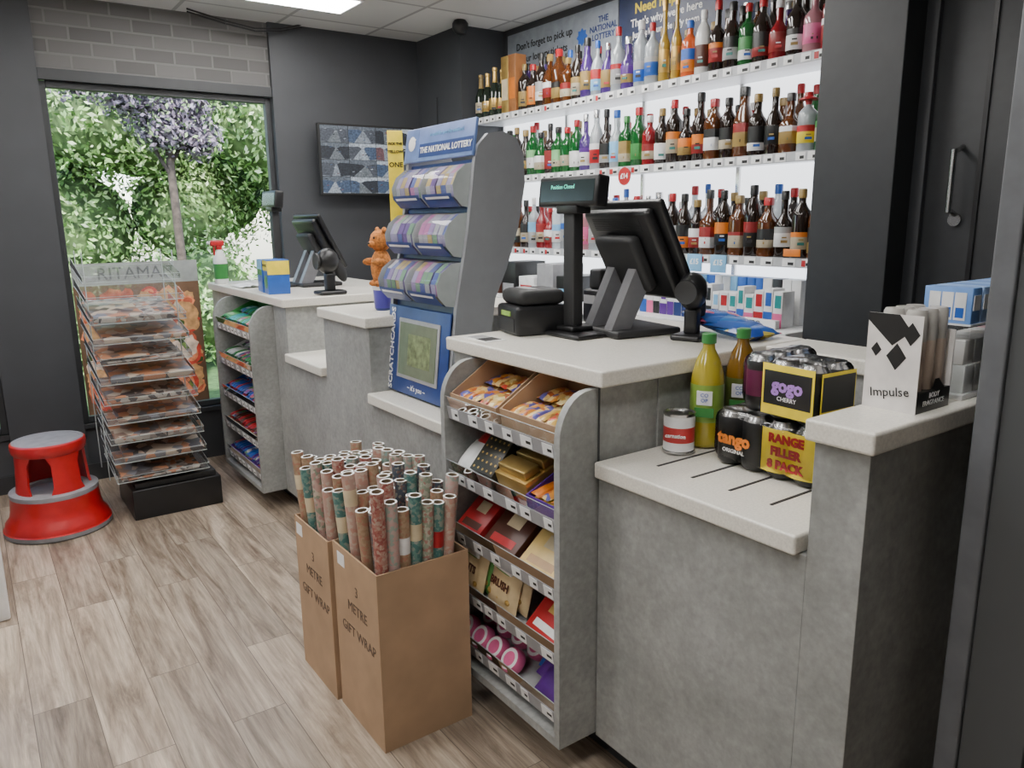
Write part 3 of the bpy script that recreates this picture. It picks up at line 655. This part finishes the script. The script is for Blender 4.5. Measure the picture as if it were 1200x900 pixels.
for k in range(8): b.box((1.605+.042*k,.703,HT+.153),(1.642+.042*k,.797,HT+.225),pm('pale_blue',(.35,.5,.8)) if k%2 else pm('mid_blue',(.15,.3,.65)),.002); b.box((1.61+.042*k,.7015,HT+.18),(1.637+.042*k,.703,HT+.21),cW)
for yy in (.725,.75,.775): b.box((1.6035,yy-.011,HT+.16),(1.605,yy+.011,HT+.215),cW); b.box((1.603,yy-.008,HT+.165),(1.6035,yy+.008,HT+.185),cB)
b.make('vape_box_display')

# ------------------------------------------------------------------ back counter & bottle shelves
b=MB(); b.box((2.64,1.83,0),(BX-.021,4.44,1.0),lgry,.002); b.box((2.62,1.825,1.0),(BX-.021,4.445,1.04),mat('white_worktop',(.8,.8,.79),.3),.004)
for y in (2.35,2.87,3.4,3.92): b.box((2.637,y,.08),(2.64,y+.006,.98),blk)
b.make('back_counter',False)
SH=[2.12,1.745,1.32]
b=MB(); shm=mat('shelf_white',(.75,.77,.8),.35,noise=.02)
for z in SH:
    b.box((2.82,1.83,z-.022),(BX-.022,4.44,z),shm,.001); b.box((2.812,1.83,z-.036),(2.82,4.44,z+.004),mat('price_rail',(.45,.46,.48),.3))
    y=1.86
    while y<4.38:
        w=R.choice([.045,.05,.06]); b.box((2.810,y,z-.032),(2.812,y+w,z+.0),pricew); b.box((2.809,y+.006,z-.026),(2.810,y+w*.55,z-.014),ink); 
        if R.random()<.15: b.box((2.809,y+w*.6,z-.03),(2.810,y+w,z-.004),cR)
        y+=w+R.uniform(.008,.05)
for y in (1.835,2.46,3.1,3.75,4.42): b.box((BX-.035,y,1.05),(BX-.022,y+.02,2.45),steel)
b.make('liquor_shelving',False)
def bm_(n,c,tr=0,r=.08): return mat('bottle_'+n,c,r,trans=tr,noise=0,coat=.3)
gD=bm_('dark',(.016,.009,.006)); gW=bm_('amber',(.10,.03,.007),.15); gG=bm_('green',(.01,.10,.022),.15); gC=bm_('clear',(.55,.60,.63),.45); gP=bm_('purple',(.08,.035,.2),.2)
gO=bm_('orange',(.55,.09,.02),.1); gM=bm_('white',(.6,.6,.58)); gR=bm_('red',(.25,.01,.015),.2); gY=bm_('yellow',(.5,.32,.05),.3); gN=bm_('champ',(.012,.02,.012)); gPk=bm_('pinkgin',(.5,.22,.26),.3); gBl=bm_('blue',(.17,.35,.5),.3)
lcr=pm('label_cream_dull',(.42,.36,.26)); lgr=pm('label_grey',(.33,.33,.33)); gld=pm('label_gold_dull',(.30,.2,.06)); ltl=pm('label_teal',(.03,.18,.16)); lrd=pm('label_red_dull',(.25,.02,.02))
spec={'C':(gN,.31,.043,[gold,lcr,gld],[gold,gld],0),'D':(gD,.29,.039,[cW,lrd,lcr,cK,gld,cK,lgr,cO],[cK,cK,cR,gld],.0),'W':(gW,.28,.039,[lcr,cW,cK,gld,cK,lrd],[cK,gld,cR],.7),
'G':(gG,.28,.039,[cW,gld,cG,pm('lg',(.2,.45,.2)),lcr],[cG,cR,cK],.5),'V':(gC,.31,.038,[cW,cLB,cB,cR,lgr,lcr],[cB,cW,cR,steel],0),'P':(gP,.29,.039,[cW,gld,purple],[cK,steel],0),
'O':(gO,.29,.042,[cW,cB,cO],[cB,cW],0),'M':(gM,.30,.037,[cBr,cW,cK],[cW,cK],0),'R':(gR,.28,.039,[cW,lrd,lcr],[cR,cW],0),'Y':(gY,.38,.026,[gold],[gold],0),
'T':(gC,.25,.043,[cY,cW,cR],[cR],0),'K':(gPk,.28,.038,[cW,cP],[cW],.3),'L':(gBl,.29,.038,[cW,cLB],[cB],.3)}
def bottle(b,k,x,y,z,rmax=.040):
    g,h,r,labs,caps,sq=spec[k]; h*=R.uniform(.84,1.07); r=min(rmax,r*R.uniform(.95,1.06))
    la=R.choice(labs); cp=R.choice(caps); l2=R.choice(labs)
    s0=R.uniform(.46,.64) if k not in 'CY' else .45; a=.09+R.uniform(0,.08); c=.34+R.uniform(0,.14); nk=R.uniform(.30,.44)
    sl=R.choice([.0,.0,.05])
    pr=[(r*.85,0,g),(r,h*.025,g),(r,h*a,g),(r*1.01,h*(a+.002),la),(r*1.01,h*(a+R.uniform(.12,.24)),la),(r*1.01,h*min(c+.04,s0-.03),l2),(r,h*(s0-.02),g),(r*(.93-sl),h*(s0+.04),g),(r*.66,h*(s0+.09+sl),g),(r*nk*1.2,h*(s0+.14+sl),g),(r*nk,h*(s0+.17+sl),g),(r*nk,h*.865,g),(r*(nk+.06),h*.868,cp),(r*(nk+.06),h*.985,cp),(r*nk,h,cp)]
    if k=='C': pr=[(r*.85,0,g),(r,h*.02,g),(r,h*.15,g),(r*1.01,h*.152,la),(r*1.01,h*.38,la),(r,h*.385,g),(r*.97,h*.5,g),(r*.75,h*.6,g),(r*.45,h*.7,g),(r*.38,h*.76,cp),(r*.36,h*.93,cp),(r*.44,h*.94,cp),(r*.42,h,cp)]
    if k=='T': pr=pr[:-4]+[(r*.38,h*.88,cp),(r*1.0,h*.89,cp),(r*.95,h*.91,cp),(r*.5,h*.94,cp),(r*.4,h*1.02,cp)]
    b.lathe(pr,(x,y,z),g,16,sq=sq if R.random()<.6 else 0)
    Q=T((x,y,z))@RZ(R.uniform(15,45)); b.box((-r*1.03,-r*.35,h*(a+.06)),(-r*.9,r*.35,h*(a+.10)),R.choice([cR,cK,gld,cB,ltl]),0,Q); b.box((-r*1.03,-r*.25,h*(a+.13)),(-r*.9,r*.25,h*(a+.15)),R.choice([cK,gld,cW]),0,Q)
rows=["CCCCBBDDDWWWDPVPVPVVYYOMDDGDRDKR","DDWDWDDGGDGGGPVDVGGRDDDDWDWDDWTG","WWWRDWDVRRVVDKVVLVVVDDDDWDWDWDDW"]
names=['liquor_bottles','liquor_bottles.001','liquor_bottles.002']
for ri,row in enumerate(rows):
    b=MB(); n=len(row); z=SH[ri]
    for i,k in enumerate(row):
        y=4.36-(4.36-1.88)*i/(n-1)+R.uniform(-.002,.002); x=2.868+R.uniform(-.004,.006)
        if k=='B':
            b.box((x-.04,y-.037,z),(x+.04,y+.037,z+.33),[gold,pm('carton_brown',(.3,.12,.04))][i%2],.001); b.box((x-.0415,y-.03,z+.08),(x-.04,y+.03,z+.2),[cC,cO][i%2]); continue
        bottle(b,k,x,y,z,.039)
    for i in range(n-1):
        if R.random()<.85:
            bottle(b,R.choice('DWVGDWRD' if ri else 'DWDVPW'),2.985,4.32-(4.36-1.88)*i/(n-1),z,.039)
    b.make(names[ri])
b=MB()
b.lathe([(.045,0),(.045,.003)],(0,0,0),cR,20,frame((2.804,2.95,1.70),(0,-1,0),(0,0,1))); b.text('£14',.035,txtw,FX((2.800,2.95,1.70)),bold=.001)
for y,z in ((2.47,1.29),(2.33,1.29)): b.box((2.803,y-.045,z-.045),(2.807,y+.045,z+.035),cLB,.001); b.text('£15',.035,txtw,FX((2.802,y,z)),bold=.001)
b.box((2.803,1.91,1.33),(2.807,1.99,1.36),cO,.001)
b.make('price_talkers')
b=MB(); g2=mat('sign_grey',(.27,.30,.34),.4); nb=mat('sign_navy',(.02,.03,.08),.4)
X=BX-.006
b.box((X,3.35,2.30),(BX,4.40,2.66),g2,.001); b.box((X,2.30,2.30),(BX,3.34,2.66),nb,.001); b.box((X,1.83,2.30),(BX,2.29,2.66),paper,.001)
b.text("Don't forget to pick up",.06,ink,FX((X-.001,4.02,2.57)),bold=.001); b.text("your lottery tickets",.06,ink,FX((X-.001,4.02,2.49)),bold=.001)
b.text("Need help?",.07,yellow,FX((X-.001,3.06,2.58)),bold=.002); b.text("That's why we're here",.055,txtw,FX((X-.001,3.0,2.51)),bold=.001); b.text("Just ask our friendly team",.045,txtw,FX((X-.001,3.0,2.45)),bold=.001)
b.text("THE\nNATIONAL\nLOTTERY",.045,navy,FX((X-.001,3.47,2.54)),bold=.001)
for k in range(4): b.ell((0,0,0),(.05,.018,.001),cB,FX((X-.002,3.65,2.52))@Matrix.Rotation(k*math.pi/4,4,'Z'),8,4)
b.text("ATTEMPT TO BUY\nALCOHOL\nUNDER 18",.04,ink,FX((X-.001,2.06,2.48)))
b.make('lottery_wall_signs',False)
b=MB(); y=1.92
while y<3.05:
    w=R.uniform(.04,.05); c=R.choice([cR,cB,cW,cLB,cW,purple,cK,cR,navy,cP,cT]) ; hh=R.choice([.13,.15,.16])
    b.box((2.72,y,1.04),(2.80,y+w-.004,1.04+hh),cW,.001); b.box((2.7185,y,1.04),(2.72,y+w-.004,1.04+hh*.4),c); b.box((2.7185,y+.006,1.04+hh*.55),(2.72,y+w-.012,1.04+hh*.9),R.choice([cLB,c,cB,cR,cT]))
    b.box((2.84,y,1.04),(2.92,y+w-.004,1.04+.19),R.choice([cW,cB,cLB,cK]),.001)
    y+=w
b.make('vape_boxes')
b=MB(); b.box((2.68,1.92,1.04),(2.71,2.25,1.075),pricew,.002); b.text('ZERO',.03,ink,FX((2.679,2.03,1.058))); b.make('promo_shelf_strip')
b=MB()
for k in range(5): b.box((2.72,3.25+.18*k,1.04),(2.95,3.40+.18*k,1.04+[.14,.2,.12,.2,.16][k]),[cK,gry,cW,cK,cBr][k],.006); b.box((2.717,3.27+.18*k,1.06),(2.72,3.38+.18*k,1.11),[cLB,cK,cR,gry,cW][k])
b.make('stock_boxes')

# ------------------------------------------------------------------ CCTV screen
b=MB(); M=frame((2.365,4.88,1.885),(1,-.03,0),(0,0,1))
HW,HH=.395,.225
b.box((-HW,-HH,-.03),(HW,HH,-.001),mat('monitor_bezel_black',(.01,.01,.01),.6,noise=0),.004,M); b.box((-.15,-.1,-.10),(.15,.1,-.03),blkm,.01,M); b.box((-.05,-.05,-.135),(.05,.05,-.10),steel,.003,M)
def sc(n,c): return mat('cctv_'+n,tuple(v*.5 for v in c),.5,emi=.6,emicol=c,noise=.5,nscale=90)
fl=[sc('floor1',(.20,.23,.27)),sc('floor2',(.13,.15,.17)),sc('floor3',(.27,.31,.36))]; sh=[sc('shelf1',(.02,.025,.035)),sc('shelf2',(.06,.07,.09)),sc('shelf3',(.05,.08,.14)),sc('shelf4',(.12,.06,.07))]; ce=[sc('ceil1',(.36,.41,.47)),sc('ceil2',(.10,.12,.15))]
for i in range(4):
    for j in range(4):
        w,h=(2*HW-.024)/4,(2*HH-.024)/4; X0=-HW+.012+w*i+.0015; Z0=-HH+.012+h*j+.0015; w-=.003;h-=.003
        b.quad((X0,Z0,.0003),(X0+w,Z0,.0003),(X0+w,Z0+h,.0003),(X0,Z0+h,.0003),R.choice(ce),M)
        vx=R.uniform(.3,.7); vz=R.uniform(.65,.85)
        q=lambda u,v,e:(X0+w*u,Z0+h*v,.0003+e)
        b.add([q(0,0,.0002),q(1,0,.0002),q(1,.15,.0002),q(vx,vz,.0002),q(0,.15,.0002)],[(0,1,2,3,4)],R.choice(fl),M)
        l=R.uniform(.1,.35)
        b.add([q(0,.05,.0004),q(l,0,.0004),q(vx-.03,vz-.02,.0004),q(vx-.15,vz+.08,.0004),q(0,.8,.0004)],[(0,1,2,3,4)],R.choice(sh),M)
        l=R.uniform(.65,.9)
        b.add([q(l,0,.0004),q(1,.05,.0004),q(1,.8,.0004),q(vx+.15,vz+.08,.0004),q(vx+.03,vz-.02,.0004)],[(0,1,2,3,4)],R.choice(sh),M)
        for k in range(5):
            u=R.uniform(.05,.85);v=R.uniform(.1,.85); b.add([q(u,v,.0006),q(u+.08,v+.03,.0006),q(u+.07,v+.08,.0006),q(u-.01,v+.05,.0006)],[(0,1,2,3)],R.choice([ce[0],sh[3],fl[0],sh[2],sh[0]]),M)
b.make('cctv_monitor',False)
b=MB(); b.box((2.765,4.62,2.02),(2.78,4.78,2.12),white,.004); b.cyl((2.77,4.75,2.1),(2.77,4.75,2.3),.004,blk,6); b.make('wall_thermostat')

# ------------------------------------------------------------------ newspaper rack
b=MB(); x0,x1,y0,y1=.56,1.0,4.15,4.60
b.box((x0,y0,0),(x1,y1,.16),blk,.006); b.box((x0+.02,y0+.02,.16),(x1-.02,y1-.02,.19),blkm,.004)
news=[multi_mat('newsprint',[(.36,.33,.30),(.24,.20,.18),(.40,.36,.32),(.08,.07,.07),(.38,.16,.09)],38,.45),multi_mat('magazine_cover',[(.2,.13,.10),(.07,.06,.06),(.38,.17,.09),(.15,.15,.17),(.42,.34,.27)],22,.3)]
nt_=11
for k in range(nt_):
    z=.22+k*.100
    off=.03*(k%2)
    W=.44; D=.40
    Q=T((x0-.06-.004*k,y0-.02+.004*k,z))@RX(9)
    b.quad((0,0,0),(W,0,0),(W,D,0),(0,D,0),acry,Q)
    b.quad((0,-.001,0),(W,-.001,0),(W,-.001,.03),(0,-.001,.03),acry,Q)
    for xx in (0,W): b.quad((xx,0,0),(xx,D,0),(xx,D,.05),(xx,0,.03),acry,Q)
    e=.0016
    b.box((-e,-.003,-e),(W+e,0,e),edge,0,Q); b.box((-e,-.002,.029),(W+e,.0,.031),edge,0,Q)
    for xx in (-e,W): b.box((xx,0,-e),(xx+e,D,e),edge,0,Q); b.cyl((xx+e/2,0,.03),(xx+e/2,D,.05),.0010,edge,5,M=Q)
    b.box((-e,D-e,-e),(W+e,D,e),edge,0,Q)
    if k<nt_-2:
        b.box((.02+off,.006,.003),(W-.04+off,D-.03,.012+.010*(k%3)),news[k%2],.001,Q@RZ(R.uniform(-1.5,1.5)))
        if k%2==0: b.box((.02,.005,.026),(W*.55,D-.08,.034),news[(k+1)%2],.001,Q@RZ(2))
for xx in (x0-.075,x1-.10):
    for yy in (y1-.01,y0+.16): b.box((xx,yy,.19),(xx+.004,yy+.012,1.36),edge)
b.make('newspaper_rack')

# ------------------------------------------------------------------ kick stool
b=MB(); c=(.238,4.32,0); rub=mat('grey_rubber',(.20,.20,.21),.7); rub2=mat('grey_rubber_light',(.26,.26,.28),.7)
b.lathe([(.232,.0,rub),(.240,.008,rub),(.240,.028,rub),(.234,.032),(.228,.06),(.208,.085),(.200,.12),(.194,.19),(.196,.196,rub2),(.196,.212,rub2),(.165,.216,rub2),(.128,.216,rub2),(.128,.20,rub2)],c,red,48)
for k in range(4):
    a0=math.radians(20+90*k-24); a1=math.radians(20+90*k+24); n=6; vs=[];fs=[]
    lv=((.205,.168,1.25),(.25,.160,1.0),(.36,.153,1.0),(.42,.152,1.5))
    for rr_ in (0,-.012):
        for zt_,rd,wd in lv:
            for i in range(n+1):
                am=(a0+a1)/2; a=am+(a1-a0)*(i/n-.5)*wd; vs.append((c[0]+(rd+rr_)*math.cos(a),c[1]+(rd+rr_)*math.sin(a),zt_))
    N=n+1; Lh=len(lv)*N
    for l in range(len(lv)-1):
        for i in range(n):
            fs+=[(l*N+i,l*N+i+1,(l+1)*N+i+1,(l+1)*N+i),(Lh+l*N+i+1,Lh+l*N+i,Lh+(l+1)*N+i,Lh+(l+1)*N+i+1)]
        fs+=[(l*N,(l+1)*N,Lh+(l+1)*N,Lh+l*N),(l*N+n,Lh+l*N+n,Lh+(l+1)*N+n,(l+1)*N+n)]
    b.add(vs,fs,red)
b.lathe([(.154,.40),(.162,.41),(.166,.435),(.164,.452),(.156,.459),(.140,.460,rub2),(.137,.457,rub2),(.02,.457,rub2)],c,red,40)
b.make('red_kick_stool')
b=MB(); b.box((-.62,3.35,0),(-.02,4.0,.42),white,.01); b.box((-.60,3.37,.42),(-.04,3.98,.44),gry,.004); b.make('white_bin_unit')
# ------------------------------------------------------------------ lights
w=bpy.data.worlds.new('World'); scene.world=w; w.use_nodes=True; nt=w.node_tree; bg=nt.nodes['Background']
sk=nt.nodes.new('ShaderNodeTexSky'); sk.sky_type='NISHITA'; sk.sun_elevation=math.radians(50); sk.sun_disc=False; sk.sun_rotation=math.radians(180)
nt.links.new(sk.outputs[0],bg.inputs['Color']); bg.inputs['Strength'].default_value=1.2
sd=bpy.data.lights.new('sun','SUN'); sd.energy=12; sd.angle=.03; so=bpy.data.objects.new('sun',sd); coll.objects.link(so)
so.rotation_euler=Vector((.25,.75,-.85)).to_track_quat('-Z','Y').to_euler()

# ------------------------------------------------------------------ camera
cam=bpy.data.cameras.new('camera'); cam.sensor_width=36; cam.lens=27.0; co=bpy.data.objects.new('camera',cam); coll.objects.link(co); scene.camera=co
p=math.radians(12.2); az=math.radians(35.3); roll=math.radians(.7)
fh=Vector((math.sin(az),math.cos(az),0)); rt=Vector((math.cos(az),-math.sin(az),0)); up=Vector((0,0,1))
fwd=fh*math.cos(p)-up*math.sin(p); u=fh*math.sin(p)+up*math.cos(p)
r2=rt*math.cos(roll)-u*math.sin(roll); u2=u*math.cos(roll)+rt*math.sin(roll)
M=Matrix.Identity(4)
for i in range(3): M[i][0]=r2[i];M[i][1]=u2[i];M[i][2]=-fwd[i]
M[2][3]=1.5
co.matrix_world=M
cam.clip_start=.02
